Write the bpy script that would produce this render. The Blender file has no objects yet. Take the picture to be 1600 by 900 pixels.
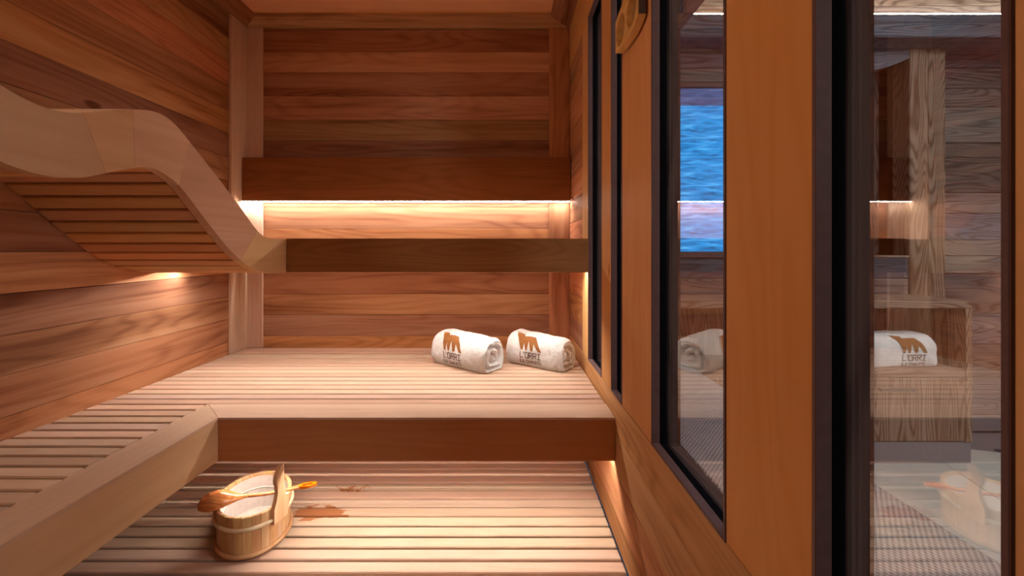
import bpy, bmesh, math, random
from mathutils import Vector, Matrix, noise

# ------------------------------------------------------------------ camera, world, lights, exposure
sc = bpy.context.scene
COL = sc.collection
R_ = math.radians
EYE = 0.95
cd = bpy.data.cameras.new('camera'); cam = bpy.data.objects.new('camera', cd); COL.objects.link(cam)
cam.location = (0, 0, EYE); cam.rotation_euler = (R_(90), 0, 0)
cd.sensor_width = 36; cd.sensor_fit = 'HORIZONTAL'; cd.lens = 640 / 1600 * 36
cd.shift_x = 11 / 1600; cd.shift_y = -61 / 1600
cd.clip_start = 0.02; cd.clip_end = 50
sc.camera = cam
w = bpy.data.worlds.new('world'); sc.world = w; w.use_nodes = True
w.node_tree.nodes['Background'].inputs[0].default_value = (0.55, 0.65, 0.9, 1)
w.node_tree.nodes['Background'].inputs[1].default_value = 0.05
sc.view_settings.view_transform = 'Standard'
sc.view_settings.look = 'None'
sc.view_settings.gamma = 1
sc.view_settings.exposure = 0.38
sc.cycles.use_denoising = True
sc.cycles.max_bounces = 12
sc.cycles.diffuse_bounces = 8
sc.cycles.glossy_bounces = 5
sc.cycles.transparent_max_bounces = 12
sc.cycles.sample_clamp_indirect = 6

def area(name, loc, rot, sx, sy, power, color):
    l = bpy.data.lights.new(name, 'AREA'); l.shape = 'RECTANGLE'; l.size = sx; l.size_y = sy
    l.energy = power; l.color = color
    o = bpy.data.objects.new(name, l); COL.objects.link(o); o.location = loc; o.rotation_euler = rot
    return o
# unseen fill lights added under the ceiling outside the glass
area('outer_fill', (2.1, 0.6, 2.36), (0, R_(15), 0), 1.0, 0.7, 28, (1.0, 0.97, 0.95))
area('outer_fill', (2.9, -0.3, 2.30), (0, R_(50), 0), 1.2, 0.8, 60, (1.0, 0.97, 0.95))
XL0 = -1.43
# weak warm fill light added out of view, above and behind the camera
area('sauna_fill_top', (-0.7, -0.1, 2.16), (0, 0, 0), 0.5, 0.5, 0.7, (1.0, 0.78, 0.58))
area('sauna_fill_left', (XL0, 0.12, 1.72), (0, R_(-90), 0), 0.22, 0.22, 5.0, (1.0, 0.76, 0.52))  # unseen fill added at the left wall to brighten the posts
LED_BACK, LED_UPPER, LED_LOWER, LED_BEAM = 58, 142, 96, 60
LED_COLOR = (1.0, 0.87, 0.765)

# ------------------------------------------------------------------ materials
def nt(name):
    m = bpy.data.materials.new(name); m.use_nodes = True
    t = m.node_tree; b = t.nodes['Principled BSDF']
    return m, t, b
def N(t, kind, **kw):
    n = t.nodes.new(kind)
    for k, v in kw.items(): setattr(n, k, v)
    return n
def L(t, a, b): t.links.new(a, b)
def ramp(t, stops):
    r = N(t, 'ShaderNodeValToRGB'); e = r.color_ramp.elements
    while len(e) < len(stops): e.new(0.5)
    for i, (p, c) in enumerate(stops):
        e[i].position = p; e[i].color = (*c, 1) if len(c) == 3 else c
    return r
def math_(t, op, a, b=None, c=None):
    n = N(t, 'ShaderNodeMath', operation=op)
    for i, v in enumerate((a, b, c)):
        if v is None: continue
        if isinstance(v, (int, float)): n.inputs[i].default_value = v
        else: L(t, v, n.inputs[i])
    return n.outputs[0]
def rgb(h):
    h = h.lstrip('#'); v = [int(h[i:i+2], 16) / 255 for i in (0, 2, 4)]
    return tuple(x / 12.92 if x <= .04045 else ((x + .055) / 1.055) ** 2.4 for x in v)

def wood(name, axis, light, mid, dark, var=(0.78, 1.12), rough=0.58, rings=9.0, ringamp=0.28, streak=0.6,
         fibre=0.22, knots=0.35, bump=0.12, hue=0.012, sat=(0.92, 1.06), stain=False, size=1.0, spec=0.03, blue=False):
    m, t, b = nt(name)
    tc = N(t, 'ShaderNodeTexCoord'); oi = N(t, 'ShaderNodeObjectInfo')
    r = oi.outputs['Random']
    off = N(t, 'ShaderNodeCombineXYZ')
    L(t, math_(t, 'MULTIPLY', r, 31.7), off.inputs[0]); L(t, math_(t, 'MULTIPLY', r, 57.3), off.inputs[1]); L(t, math_(t, 'MULTIPLY', r, 83.1), off.inputs[2])
    add = N(t, 'ShaderNodeVectorMath', operation='ADD'); L(t, tc.outputs['Object'], add.inputs[0]); L(t, off.outputs[0], add.inputs[1])
    def stretched(al, cr):
        v = [cr * size] * 3; v['xyz'.index(axis)] = al * size
        mp = N(t, 'ShaderNodeVectorMath', operation='MULTIPLY'); L(t, add.outputs[0], mp.inputs[0]); mp.inputs[1].default_value = v
        return mp.outputs[0]
    def nz(vec, detail=2.0, rg=0.55, dist=0.0):
        n = N(t, 'ShaderNodeTexNoise'); n.inputs['Scale'].default_value = 1.0; n.inputs['Detail'].default_value = detail
        n.inputs['Roughness'].default_value = rg; n.inputs['Distortion'].default_value = dist
        L(t, vec, n.inputs['Vector']); return n.outputs['Fac']
    low = nz(stretched(0.8, 6.5), 1.5, 0.4)
    ph = math_(t, 'MULTIPLY', low, rings * 6.2832 * 1.6)
    ringv = math_(t, 'MULTIPLY_ADD', math_(t, 'SINE', ph), 0.5, 0.5)
    ringv = math_(t, 'POWER', ringv, 2.2)
    st = nz(stretched(0.55, 11), 3, 0.6, 0.4)
    st = math_(t, 'MULTIPLY_ADD', math_(t, 'SUBTRACT', st, 0.5), 1.6, 0.5)
    fi = nz(stretched(5, 230), 3, 0.6)
    f = math_(t, 'MULTIPLY', st, streak)
    f = math_(t, 'MULTIPLY_ADD', ringv, ringamp, f)
    f = math_(t, 'MULTIPLY_ADD', math_(t, 'SUBTRACT', fi, 0.5), fibre, f)
    # knots: sparse dark eyes
    if knots > 0:
        vo = N(t, 'ShaderNodeTexVoronoi'); vo.inputs['Scale'].default_value = 1.0
        L(t, stretched(2.2, 5.0), vo.inputs['Vector'])
        sepc = N(t, 'ShaderNodeSeparateColor'); L(t, vo.outputs['Color'], sepc.inputs[0])
        gate = math_(t, 'LESS_THAN', sepc.outputs[0], knots)
        kn = N(t, 'ShaderNodeMapRange'); kn.inputs[1].default_value = 0.035; kn.inputs[2].default_value = 0.085
        kn.inputs[3].default_value = 0.75; kn.inputs[4].default_value = 0.0; L(t, vo.outputs['Distance'], kn.inputs[0])
        f = math_(t, 'ADD', f, math_(t, 'MULTIPLY', kn.outputs[0], gate))
    cr = ramp(t, [(0.08, light), (0.5, mid), (1.0, dark)]); L(t, f, cr.inputs[0])
    hs = N(t, 'ShaderNodeHueSaturation')
    r2 = math_(t, 'FRACT', math_(t, 'MULTIPLY', r, 7.31)); r3 = math_(t, 'FRACT', math_(t, 'MULTIPLY', r, 13.7))
    L(t, math_(t, 'MULTIPLY_ADD', r2, var[1] - var[0], var[0]), hs.inputs['Value'])
    L(t, math_(t, 'MULTIPLY_ADD', r3, 2 * hue, 0.5 - hue), hs.inputs['Hue'])
    L(t, math_(t, 'MULTIPLY_ADD', r, sat[1] - sat[0], sat[0]), hs.inputs['Saturation'])
    L(t, cr.outputs[0], hs.inputs['Color'])
    colo = hs.outputs[0]
    if blue:
        mb = N(t, 'ShaderNodeMix', data_type='RGBA', blend_type='MULTIPLY')
        L(t, math_(t, 'GREATER_THAN', math_(t, 'FRACT', math_(t, 'MULTIPLY', r, 23.9)), 0.55), mb.inputs[0]); L(t, colo, mb.inputs[6])
        mb.inputs[7].default_value = (0.72, 0.86, 1.12, 1); colo = mb.outputs[2]
    b.inputs['Roughness'].default_value = rough
    b.inputs['Specular IOR Level'].default_value = spec
    if stain:   # water spilt on the deck to the right of the bucket
        ge = N(t, 'ShaderNodeNewGeometry')
        def blot(cx, cy, sx, sy, thr, nsx, nsy, soft=0.05):
            v = N(t, 'ShaderNodeVectorMath', operation='SUBTRACT'); L(t, ge.outputs['Position'], v.inputs[0]); v.inputs[1].default_value = (cx, cy, 0)
            v2 = N(t, 'ShaderNodeVectorMath', operation='MULTIPLY'); L(t, v.outputs[0], v2.inputs[0]); v2.inputs[1].default_value = (1 / sx, 1 / sy, 0)
            ln = N(t, 'ShaderNodeVectorMath', operation='LENGTH'); L(t, v2.outputs[0], ln.inputs[0])
            v3 = N(t, 'ShaderNodeVectorMath', operation='MULTIPLY'); L(t, ge.outputs['Position'], v3.inputs[0]); v3.inputs[1].default_value = (nsx, nsy, 1)
            n = nz(v3.outputs[0], 3, 0.55)
            q = math_(t, 'SUBTRACT', math_(t, 'SUBTRACT', 1.0, ln.outputs['Value']), math_(t, 'MULTIPLY', n, thr))
            mr = N(t, 'ShaderNodeMapRange'); mr.inputs[1].default_value = 0; mr.inputs[2].default_value = soft; L(t, q, mr.inputs[0])
            return mr.outputs[0]
        k = math_(t, 'MAXIMUM', blot(-0.67, 1.478, 0.19, 0.085, 1.0, 12, 55), blot(-0.60, 1.62, 0.26, 0.08, 1.6, 40, 65))
        mx = N(t, 'ShaderNodeMix', data_type='RGBA', blend_type='MULTIPLY'); L(t, k, mx.inputs[0]); L(t, colo, mx.inputs[6])
        mx.inputs[7].default_value = (0.62, 0.36, 0.22, 1); colo = mx.outputs[2]
        L(t, math_(t, 'MULTIPLY_ADD', k, -0.3, rough), b.inputs['Roughness'])
    L(t, colo, b.inputs['Base Color'])
    bp = N(t, 'ShaderNodeBump'); bp.inputs['Strength'].default_value = bump; bp.inputs['Distance'].default_value = 0.002
    L(t, math_(t, 'MULTIPLY_ADD', fi, 0.6, ringv), bp.inputs['Height']); L(t, bp.outputs[0], b.inputs['Normal'])
    return m

MAT = {}
C_L, C_M, C_D = (0.62, 0.35, 0.195), (0.50, 0.238, 0.112), (0.22, 0.08, 0.034)       # cedar lining
S_L, S_M, S_D = (0.69, 0.50, 0.375), (0.60, 0.415, 0.30), (0.40, 0.24, 0.145)        # paler slats
O_L, O_M, O_D = (0.68, 0.36, 0.15), (0.62, 0.30, 0.105), (0.42, 0.17, 0.05)
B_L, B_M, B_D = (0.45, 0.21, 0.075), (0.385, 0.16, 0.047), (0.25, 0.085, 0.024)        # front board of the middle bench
D_L, D_M, D_D = (0.29, 0.115, 0.048), (0.23, 0.082, 0.031), (0.14, 0.043, 0.016)      # red-brown boards facing the camera, colour darkened to stand in for shade        # orange posts and front boards
W_L, W_M, W_D = (0.22, 0.18, 0.165), (0.15, 0.117, 0.106), (0.05, 0.036, 0.032)       # old weathered wood
for ax in 'xyz':
    MAT['cedar_' + ax] = wood('cedar_' + ax, ax, C_L, C_M, C_D, var=(0.62, 1.18), streak=0.95, knots=0.10, ringamp=0.16, fibre=0.35)
    MAT['slat_' + ax] = wood('slat_' + ax, ax, S_L, S_M, S_D, var=(0.80, 1.10), knots=0.05, ringamp=0.1, streak=0.5, fibre=0.34)
    MAT['post_' + ax] = wood('post_' + ax, ax, O_L, O_M, O_D, var=(0.92, 1.06), knots=0.12, ringamp=0.14, streak=0.45)
    MAT['old_' + ax] = wood('old_' + ax, ax, W_L, W_M, W_D, var=(0.62, 1.35), rough=0.75, rings=15, ringamp=0.5, streak=0.6, size=1.35, blue=True,
                            knots=0.25, bump=0.6, hue=0.03, sat=(0.45, 1.15), fibre=0.45)
    MAT['oak_' + ax] = wood('oak_' + ax, ax, (0.33, 0.245, 0.195), (0.215, 0.145, 0.108), (0.085, 0.053, 0.037), var=(0.9, 1.08), rough=0.6,
                            rings=15, ringamp=0.6, streak=0.5, size=1.35, knots=0.06, bump=0.3)
MAT['under_x'] = wood('under_x', 'x', (0.64, 0.36, 0.17), (0.55, 0.275, 0.115), (0.34, 0.14, 0.05), var=(0.85, 1.08), knots=0.05, ringamp=0.12, streak=0.5)
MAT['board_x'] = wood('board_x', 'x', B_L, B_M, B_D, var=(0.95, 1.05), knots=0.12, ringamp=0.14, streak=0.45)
MAT['shaded_x'] = wood('shaded_x', 'x', D_L, D_M, D_D, var=(0.95, 1.05), knots=0.12, ringamp=0.18, streak=0.5)
MAT['ceil_x'] = wood('ceil_x', 'x', (0.86, 0.50, 0.24), (0.80, 0.42, 0.17), (0.58, 0.25, 0.09), var=(0.85, 1.05), knots=0.1, ringamp=0.14, streak=0.5)
MAT['deck'] = wood('deck', 'x', S_L, S_M, S_D, var=(0.84, 1.12), knots=0.05, ringamp=0.1, streak=0.5, fibre=0.34, stain=True)
MAT['curve'] = wood('curve', 'y', (0.64, 0.41, 0.25), (0.56, 0.335, 0.19), (0.32, 0.165, 0.08), var=(0.9, 1.06), knots=0.12, ringamp=0.13, streak=0.5, rings=6)
MAT['darkold_z'] = wood('darkold_z', 'z', (0.10, 0.062, 0.05), (0.055, 0.033, 0.027), (0.02, 0.013, 0.011), var=(0.9, 1.1), rough=0.9, spec=0.0, ringamp=0.4, bump=0.6, fibre=0.4)
MAT['darkold_y'] = wood('darkold_y', 'y', (0.10, 0.062, 0.05), (0.055, 0.033, 0.027), (0.02, 0.013, 0.011), var=(0.9, 1.1), rough=0.9, spec=0.0, ringamp=0.4, bump=0.6, fibre=0.4)
MAT['stave'] = wood('stave', 'z', (0.78, 0.53, 0.28), (0.68, 0.43, 0.20), (0.45, 0.24, 0.10), var=(0.88, 1.08), knots=0.0, ringamp=0.25, streak=0.6, rough=0.4)
MAT['hoop'] = wood('hoop', 'x', (0.82, 0.70, 0.50), (0.76, 0.61, 0.40), (0.55, 0.38, 0.2), var=(1, 1), knots=0.0, rough=0.45)
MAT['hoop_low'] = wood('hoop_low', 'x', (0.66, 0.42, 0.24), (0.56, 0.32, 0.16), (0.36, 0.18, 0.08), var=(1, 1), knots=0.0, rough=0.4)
MAT['ladle'] = wood('ladle', 'x', (0.76, 0.30, 0.07), (0.62, 0.17, 0.025), (0.32, 0.07, 0.010), var=(1, 1), knots=0.0, rough=0.16, spec=0.5, ringamp=0.35, streak=0.7, bump=0.02, size=2.0)

def plain(name, color, rough=0.5, metal=0.0, spec=0.5):
    m, t, b = nt(name)
    n = N(t, 'ShaderNodeTexNoise'); n.inputs['Scale'].default_value = 60; n.inputs['Detail'].default_value = 3
    tc = N(t, 'ShaderNodeTexCoord'); L(t, tc.outputs['Object'], n.inputs['Vector'])
    r = ramp(t, [(0.3, tuple(c * 0.9 for c in color)), (0.7, tuple(min(1, c * 1.08) for c in color))]); L(t, n.outputs['Fac'], r.inputs[0])
    L(t, r.outputs[0], b.inputs['Base Color'])
    b.inputs['Roughness'].default_value = rough; b.inputs['Metallic'].default_value = metal; b.inputs['Specular IOR Level'].default_value = spec
    MAT[name] = m; return m
plain('bronze', (0.13, 0.078, 0.08), 0.5, 0.0, 0.15)
plain('gasket', (0.006, 0.006, 0.008), 0.9, 0.0, 0.0)
plain('steel', (0.07, 0.07, 0.075), 0.5, 0.2)
plain('liner', (0.74, 0.68, 0.63), 0.3)
plain('print_brown', (0.30, 0.115, 0.025), 0.8)
plain('print_dark', (0.11, 0.042, 0.02), 0.8)
plain('plinth', (0.20, 0.195, 0.215), 0.6)
plain('patch_blue', (0.05, 0.06, 0.11), 0.8)
plain('backing', (0.05, 0.028, 0.016), 0.9)
plain('dial', (0.40, 0.25, 0.13), 0.5)
plain('dial_mark', (0.05, 0.025, 0.015), 0.5)
plain('end_plate', (0.10, 0.075, 0.07), 0.35)

def emit(name, color, strength):
    m = bpy.data.materials.new(name); m.use_nodes = True; t = m.node_tree
    t.nodes.remove(t.nodes['Principled BSDF'])
    e = N(t, 'ShaderNodeEmission'); e.inputs[0].default_value = (*color, 1); e.inputs[1].default_value = strength
    L(t, e.outputs[0], t.nodes['Material Output'].inputs[0]); MAT[name] = m; return m
emit('led_back', LED_COLOR, LED_BACK); emit('led_upper', LED_COLOR, LED_UPPER); emit('led_lower', LED_COLOR, LED_LOWER)
emit('led_beam', (1.0, 0.82, 0.62), LED_BEAM)

def glass_mat():
    m = bpy.data.materials.new('glass'); m.use_nodes = True; t = m.node_tree
    t.nodes.remove(t.nodes['Principled BSDF'])
    ge = N(t, 'ShaderNodeNewGeometry')
    d = N(t, 'ShaderNodeVectorMath', operation='DOT_PRODUCT'); L(t, ge.outputs['Normal'], d.inputs[0]); L(t, ge.outputs['Incoming'], d.inputs[1])
    c = math_(t, 'ABSOLUTE', d.outputs['Value'])
    f = math_(t, 'MULTIPLY_ADD', math_(t, 'POWER', math_(t, 'SUBTRACT', 1.0, c), 5.0), 0.80, 0.20)
    tr = N(t, 'ShaderNodeBsdfTransparent'); tr.inputs[0].default_value = (0.965, 0.975, 0.97, 1)
    gl = N(t, 'ShaderNodeBsdfGlossy'); gl.inputs['Roughness'].default_value = 0.0; gl.inputs['Color'].default_value = (1, 1, 1, 1)
    mx = N(t, 'ShaderNodeMixShader'); L(t, f, mx.inputs[0]); L(t, tr.outputs[0], mx.inputs[1]); L(t, gl.outputs[0], mx.inputs[2])
    L(t, mx.outputs[0], t.nodes['Material Output'].inputs[0]); MAT['glass'] = m
glass_mat()

def towel_mat():
    m, t, b = nt('terry'); tc = N(t, 'ShaderNodeTexCoord')
    n = N(t, 'ShaderNodeTexNoise'); n.inputs['Scale'].default_value = 420; n.inputs['Detail'].default_value = 4; L(t, tc.outputs['Object'], n.inputs['Vector'])
    n2 = N(t, 'ShaderNodeTexNoise'); n2.inputs['Scale'].default_value = 60; n2.inputs['Detail'].default_value = 3; L(t, tc.outputs['Object'], n2.inputs['Vector'])
    r = ramp(t, [(0.3, (0.80, 0.80, 0.80)), (0.65, (0.92, 0.92, 0.92))]); L(t, n2.outputs['Fac'], r.inputs[0]); L(t, r.outputs[0], b.inputs['Base Color'])
    b.inputs['Roughness'].default_value = 0.95; b.inputs['Specular IOR Level'].default_value = 0.1
    b.inputs['Sheen Weight'].default_value = 0.3
    bp = N(t, 'ShaderNodeBump'); bp.inputs['Strength'].default_value = 0.9; bp.inputs['Distance'].default_value = 0.003
    L(t, math_(t, 'MULTIPLY_ADD', n2.outputs['Fac'], 0.8, n.outputs['Fac']), bp.inputs['Height']); L(t, bp.outputs[0], b.inputs['Normal'])
    MAT['terry'] = m
towel_mat()

def weave_mat():
    m, t, b = nt('weave'); tc = N(t, 'ShaderNodeTexCoord'); sp = N(t, 'ShaderNodeSeparateXYZ'); L(t, tc.outputs['Object'], sp.inputs[0])
    sx = math_(t, 'SINE', math_(t, 'MULTIPLY', sp.outputs[0], 620)); sy = math_(t, 'SINE', math_(t, 'MULTIPLY', sp.outputs[1], 520))
    k = math_(t, 'MULTIPLY_ADD', math_(t, 'MULTIPLY', sx, sy), 0.5, 0.5)
    n = N(t, 'ShaderNodeTexNoise'); n.inputs['Scale'].default_value = 30; L(t, tc.outputs['Object'], n.inputs['Vector'])
    k2 = math_(t, 'MULTIPLY_ADD', n.outputs['Fac'], 0.25, math_(t, 'MULTIPLY', k, 0.85))
    r = ramp(t, [(0.1, (0.05, 0.052, 0.06)), (0.55, (0.26, 0.265, 0.28)), (1.0, (0.46, 0.46, 0.46))]); L(t, k2, r.inputs[0]); L(t, r.outputs[0], b.inputs['Base Color'])
    b.inputs['Roughness'].default_value = 0.8
    bp = N(t, 'ShaderNodeBump'); bp.inputs['Strength'].default_value = 0.5; bp.inputs['Distance'].default_value = 0.002; L(t, k, bp.inputs['Height']); L(t, bp.outputs[0], b.inputs['Normal'])
    MAT['weave'] = m
weave_mat()

def stone_mat():
    m, t, b = nt('stone'); tc = N(t, 'ShaderNodeTexCoord'); oi = N(t, 'ShaderNodeObjectInfo')
    n = N(t, 'ShaderNodeTexNoise'); n.inputs['Scale'].default_value = 4; n.inputs['Detail'].default_value = 8; n.inputs['Roughness'].default_value = 0.65
    ad = N(t, 'ShaderNodeVectorMath', operation='ADD'); L(t, tc.outputs['Object'], ad.inputs[0]); L(t, oi.outputs['Random'], ad.inputs[1]); L(t, ad.outputs[0], n.inputs['Vector'])
    r = ramp(t, [(0.3, (0.44, 0.45, 0.42)), (0.7, (0.58, 0.585, 0.55))]); L(t, n.outputs['Fac'], r.inputs[0]); L(t, r.outputs[0], b.inputs['Base Color'])
    b.inputs['Roughness'].default_value = 0.5; MAT['stone'] = m
stone_mat()

def blue_mat(nm, stops, st):
    m = bpy.data.materials.new(nm); m.use_nodes = True; t = m.node_tree; t.nodes.remove(t.nodes['Principled BSDF'])
    tc = N(t, 'ShaderNodeTexCoord')
    mp = N(t, 'ShaderNodeVectorMath', operation='MULTIPLY'); L(t, tc.outputs['Object'], mp.inputs[0]); mp.inputs[1].default_value = (7, 1, 75)
    n = N(t, 'ShaderNodeTexNoise'); n.inputs['Scale'].default_value = 1; n.inputs['Detail'].default_value = 5; n.inputs['Roughness'].default_value = 0.65; n.inputs['Distortion'].default_value = 0.6
    L(t, mp.outputs[0], n.inputs['Vector'])
    r = ramp(t, stops); L(t, n.outputs['Fac'], r.inputs[0])
    e = N(t, 'ShaderNodeEmission'); L(t, r.outputs[0], e.inputs[0]); e.inputs[1].default_value = st
    L(t, e.outputs[0], t.nodes['Material Output'].inputs[0]); MAT[nm] = m
blue_mat('blue_blind', [(0.28, (0.004, 0.055, 0.16)), (0.5, (0.012, 0.22, 0.58)), (0.75, (0.12, 0.48, 0.85))], 1.7)
blue_mat('blue_dim', [(0.28, (0.02, 0.03, 0.08)), (0.5, (0.045, 0.08, 0.20)), (0.75, (0.10, 0.16, 0.32))], 1.6)

# ------------------------------------------------------------------ helpers
CACHE = {}
def wpos(p):
    v = Vector((0, 0, 0))
    while p is not None: v += p.location; p = p.parent
    return v
def link(name, me, parent=None, loc=(0, 0, 0)):
    o = bpy.data.objects.new(name, me); COL.objects.link(o)
    if parent is not None:
        o.parent = parent; o.location = Vector(loc) - wpos(parent)
    else: o.location = loc
    return o
def bar_mesh(dx, dy, dz, mat, ch):
    key = (round(dx, 4), round(dy, 4), round(dz, 4), mat, ch)
    if key in CACHE: return CACHE[key]
    bm = bmesh.new(); bmesh.ops.create_cube(bm, size=1.0)
    bmesh.ops.scale(bm, vec=(dx, dy, dz), verts=bm.verts)
    if ch > 0: bmesh.ops.bevel(bm, geom=bm.edges[:], offset=min(ch, 0.3 * min(dx, dy, dz)), segments=1, affect='EDGES')
    me = bpy.data.meshes.new('bar'); bm.to_mesh(me); bm.free(); me.materials.append(MAT[mat]); CACHE[key] = me
    return me
def piece(name, mat, lo, hi, parent=None, ch=0.002):
    d = [hi[i] - lo[i] for i in range(3)]; c = [(hi[i] + lo[i]) / 2 for i in range(3)]
    return link(name, bar_mesh(*d, mat, ch), parent, c)
def mesh_obj(name, mat, verts, faces, parent=None, loc=None, smooth=False):
    """verts in world coordinates; the object's origin goes to loc (default: their middle)."""
    vs = [Vector(v) for v in verts]
    if loc is None:
        loc = Vector([(min(v[i] for v in vs) + max(v[i] for v in vs)) / 2 for i in range(3)])
    loc = Vector(loc)
    me = bpy.data.meshes.new(name); me.from_pydata([v - loc for v in vs], [], faces)
    bm = bmesh.new(); bm.from_mesh(me); bmesh.ops.recalc_face_normals(bm, faces=bm.faces); bm.to_mesh(me); bm.free()
    if smooth:
        for p in me.polygons: p.use_smooth = True
    me.materials.append(MAT[mat]); return link(name, me, parent, loc)
def prism(name, mat, pts, axis, a0, a1, parent=None, loc=None):
    """polygon pts in the plane across axis (other two coordinates in xyz order), extruded a0..a1"""
    i = 'xyz'.index(axis)
    def p3(p, a):
        q = list(p); q.insert(i, a); return q
    n = len(pts)
    v = [p3(p, a0) for p in pts] + [p3(p, a1) for p in pts]
    f = [list(range(n))[::-1], list(range(n, 2 * n))] + [[k, (k + 1) % n, n + (k + 1) % n, n + k] for k in range(n)]
    return mesh_obj(name, mat, v, f, parent, loc)
def thing(name, loc, label, cat, group=None):
    o = bpy.data.objects.new(name, None); COL.objects.link(o); o.location = loc; o.empty_display_size = 0.1
    o['label'] = label; o['category'] = cat
    if group: o['group'] = group
    return o
def struct(o): o['kind'] = 'structure'; return o
def struct_empty(name, loc=(0, 0, 0)):
    o = bpy.data.objects.new(name, None); COL.objects.link(o); o.location = loc; o['kind'] = 'structure'; return o
rnd = random.Random(7)

XL, XR, YB, ZC = -1.445, 0.36, 2.285, 2.18      # sauna: left wall, right wall, back wall, ceiling
YF = -0.7                                        # wall behind the camera
ROWS = [0.0, 0.10, 0.22, 0.341, 0.463, 0.584, 0.70, 0.82, 0.942, 1.064, 1.185, 1.306, 1.43, 1.553, 1.671, 1.803, 1.935, 2.05, 2.172, 2.215]

def led(parent, mat, x0, x1, y, z, tilt, wd=.011):
    """strip of light in an aluminium profile; tilt turns its beam from straight down towards the camera"""
    for nm, m_, h, off, w_ in (('light_strip', mat, .002, 0.0, wd), ('strip_profile', 'steel', .005, .0038, wd + .008)):
        o = link(nm, bar_mesh(x1 - x0, w_, h, m_, 0), parent, ((x0 + x1) / 2, y + off * math.sin(tilt), z + off * math.cos(tilt)))
        o.rotation_euler = (-tilt, 0, 0)
# ------------------------------------------------------------------ sauna shell
wb = struct(piece('wall_back', 'backing', (XL - .06, YB + .018, -.05), (XR + .06, YB + .06, 2.30), ch=0))
for k in range(len(ROWS) - 1):
    piece('plank', 'cedar_x', (XL - .01, YB + rnd.uniform(.0, .0015), ROWS[k] + .0006), (XR + .03, YB + .018, ROWS[k + 1] - .0006), wb, .0018)
for n_, (x0, x1, m_) in enumerate(((XL, XL + .099, 'slat_z'), (XR - .114, XR - .001, 'cedar_z'))):
    st_ = struct_empty(f'trim_{n_ + 5}', (x0, YB - .012, .402))
    for lo, hi in ((.402, .968), (.996, 1.211), (1.211, ZC)):
        piece('stud', m_, (x0, YB - .012, lo), (x1, YB - .0005, hi), st_, .002)
wl = struct(piece('wall_left', 'backing', (XL - .06, YF, -.05), (XL - .018, YB + .018, 2.30), ch=0))
for k in range(len(ROWS) - 1):
    piece('plank', 'cedar_y', (XL - .018, YF + .02, ROWS[k] + .0006), (XL - rnd.uniform(0, .0015), YB - .001, ROWS[k + 1] - .0006), wl, .0018)
ct = struct_empty('trim_7', (XL, YB - .146, .402))
for lo, hi in ((.402, .968), (.996, ZC)):
    piece('corner_board', 'slat_z', (XL + .0005, YB - .146, lo), (XL + .016, YB - .0125, hi), ct, .002)
ce = struct(piece('ceiling', 'backing', (XL - .06, YF, 2.222), (XR + .06, YB + .06, 2.26), ch=0))
y = YB - .01
while y > YF + .15:
    piece('plank', 'ceil_x', (XL, y - .1194, 2.202), (XR, y, 2.2215), ce, .002); y -= .12
tw = .115
prism('trim_1', 'cedar_y', [(XL, YF + .02), (XL + tw, YF + .02), (XL + tw, YB - tw), (XL, YB)], 'z', ZC, 2.2015)['kind'] = 'structure'
prism('trim_2', 'cedar_x', [(XL, YB), (XL + tw, YB - tw), (XR - tw, YB - tw), (XR, YB)], 'z', ZC, 2.2015)['kind'] = 'structure'
prism('trim_3', 'cedar_y', [(XR, YF + .02), (XR - tw, YF + .02), (XR - tw, YB - tw), (XR, YB)], 'z', ZC, 2.2015)['kind'] = 'structure'
wf = struct(piece('wall_front', 'cedar_x', (XL - .06, YF - .05, -.05), (XR + .07, YF, 2.30), ch=0))

# ---- right wall: rail and planks below, posts between the panes, header above
ZS, ZT, XO = 0.47, 1.955, 0.43                   # sill, window head, outer face
wr = struct_empty('wall_right', (XR, 0.8, 0))
G0, G1 = XR + .018, XR + .036                    # metal frame | gasket | glass
OPEN = [(1.526, 1.772), (1.259, 1.388), (0.668, 1.006), (0.291, 0.479), (-0.60, 0.16)]  # last opening is an unseen addition that lets more light in
SILLS = [ZS, ZS, ZS, ZS]
for lo, hi in ((0.0, 0.086), (0.086, 0.219), (0.219, 0.352)):
    piece('plank', 'cedar_y', (XR + rnd.uniform(0, .001), YF, lo + .0006), (XR + .03, YB, hi - .0006), wr, .002)
piece('sill_rail', 'cedar_y', (XR - .001, YF, .353), (XR + .034, YB - .01, ZS), wr, .002)
piece('header', 'post_y', (XR, YF, ZT), (XR + .034, YB, 2.23), wr, .002)
for lo, hi in ((1.388, 1.526), (1.006, 1.259), (0.479, 0.668), (0.16, 0.291), (YF, -0.60)):
    piece('post', 'post_z', (XR, lo, ZS + .0005), (XR + .034, hi, ZT - .0005), wr, .0025)
piece('post', 'post_z', (XR, 1.772, ZS + .0005), (XR + .034, 1.904, ZT - .0005), wr, .002)
zz = ZS
while zz < ZT - .02:
    z2 = min(zz + .124, ZT)
    piece('plank', 'cedar_y', (XR + .001, 1.905, zz + .0006), (XR + .03, YB, z2 - .0006), wr, .0018); zz = z2
for lo, hi in ((1.388, 1.526), (1.006, 1.259), (0.479, 0.668), (0.16, 0.291), (YF, -0.60), (1.772, YB + .06)):
    piece('outer_post', 'darkold_z', (XR + .0362, lo - .004, -.0), (XO, hi + .004, 2.3), wr, .002)
for lo, hi in OPEN:
    piece('outer_sill', 'darkold_y', (XR + .0362, lo, -.0), (XO, hi, ZS - .002), wr, .002)
    piece('outer_head', 'darkold_y', (XR + .0362, lo, ZT + .002), (XO, hi, 2.3), wr, .002)

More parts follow.
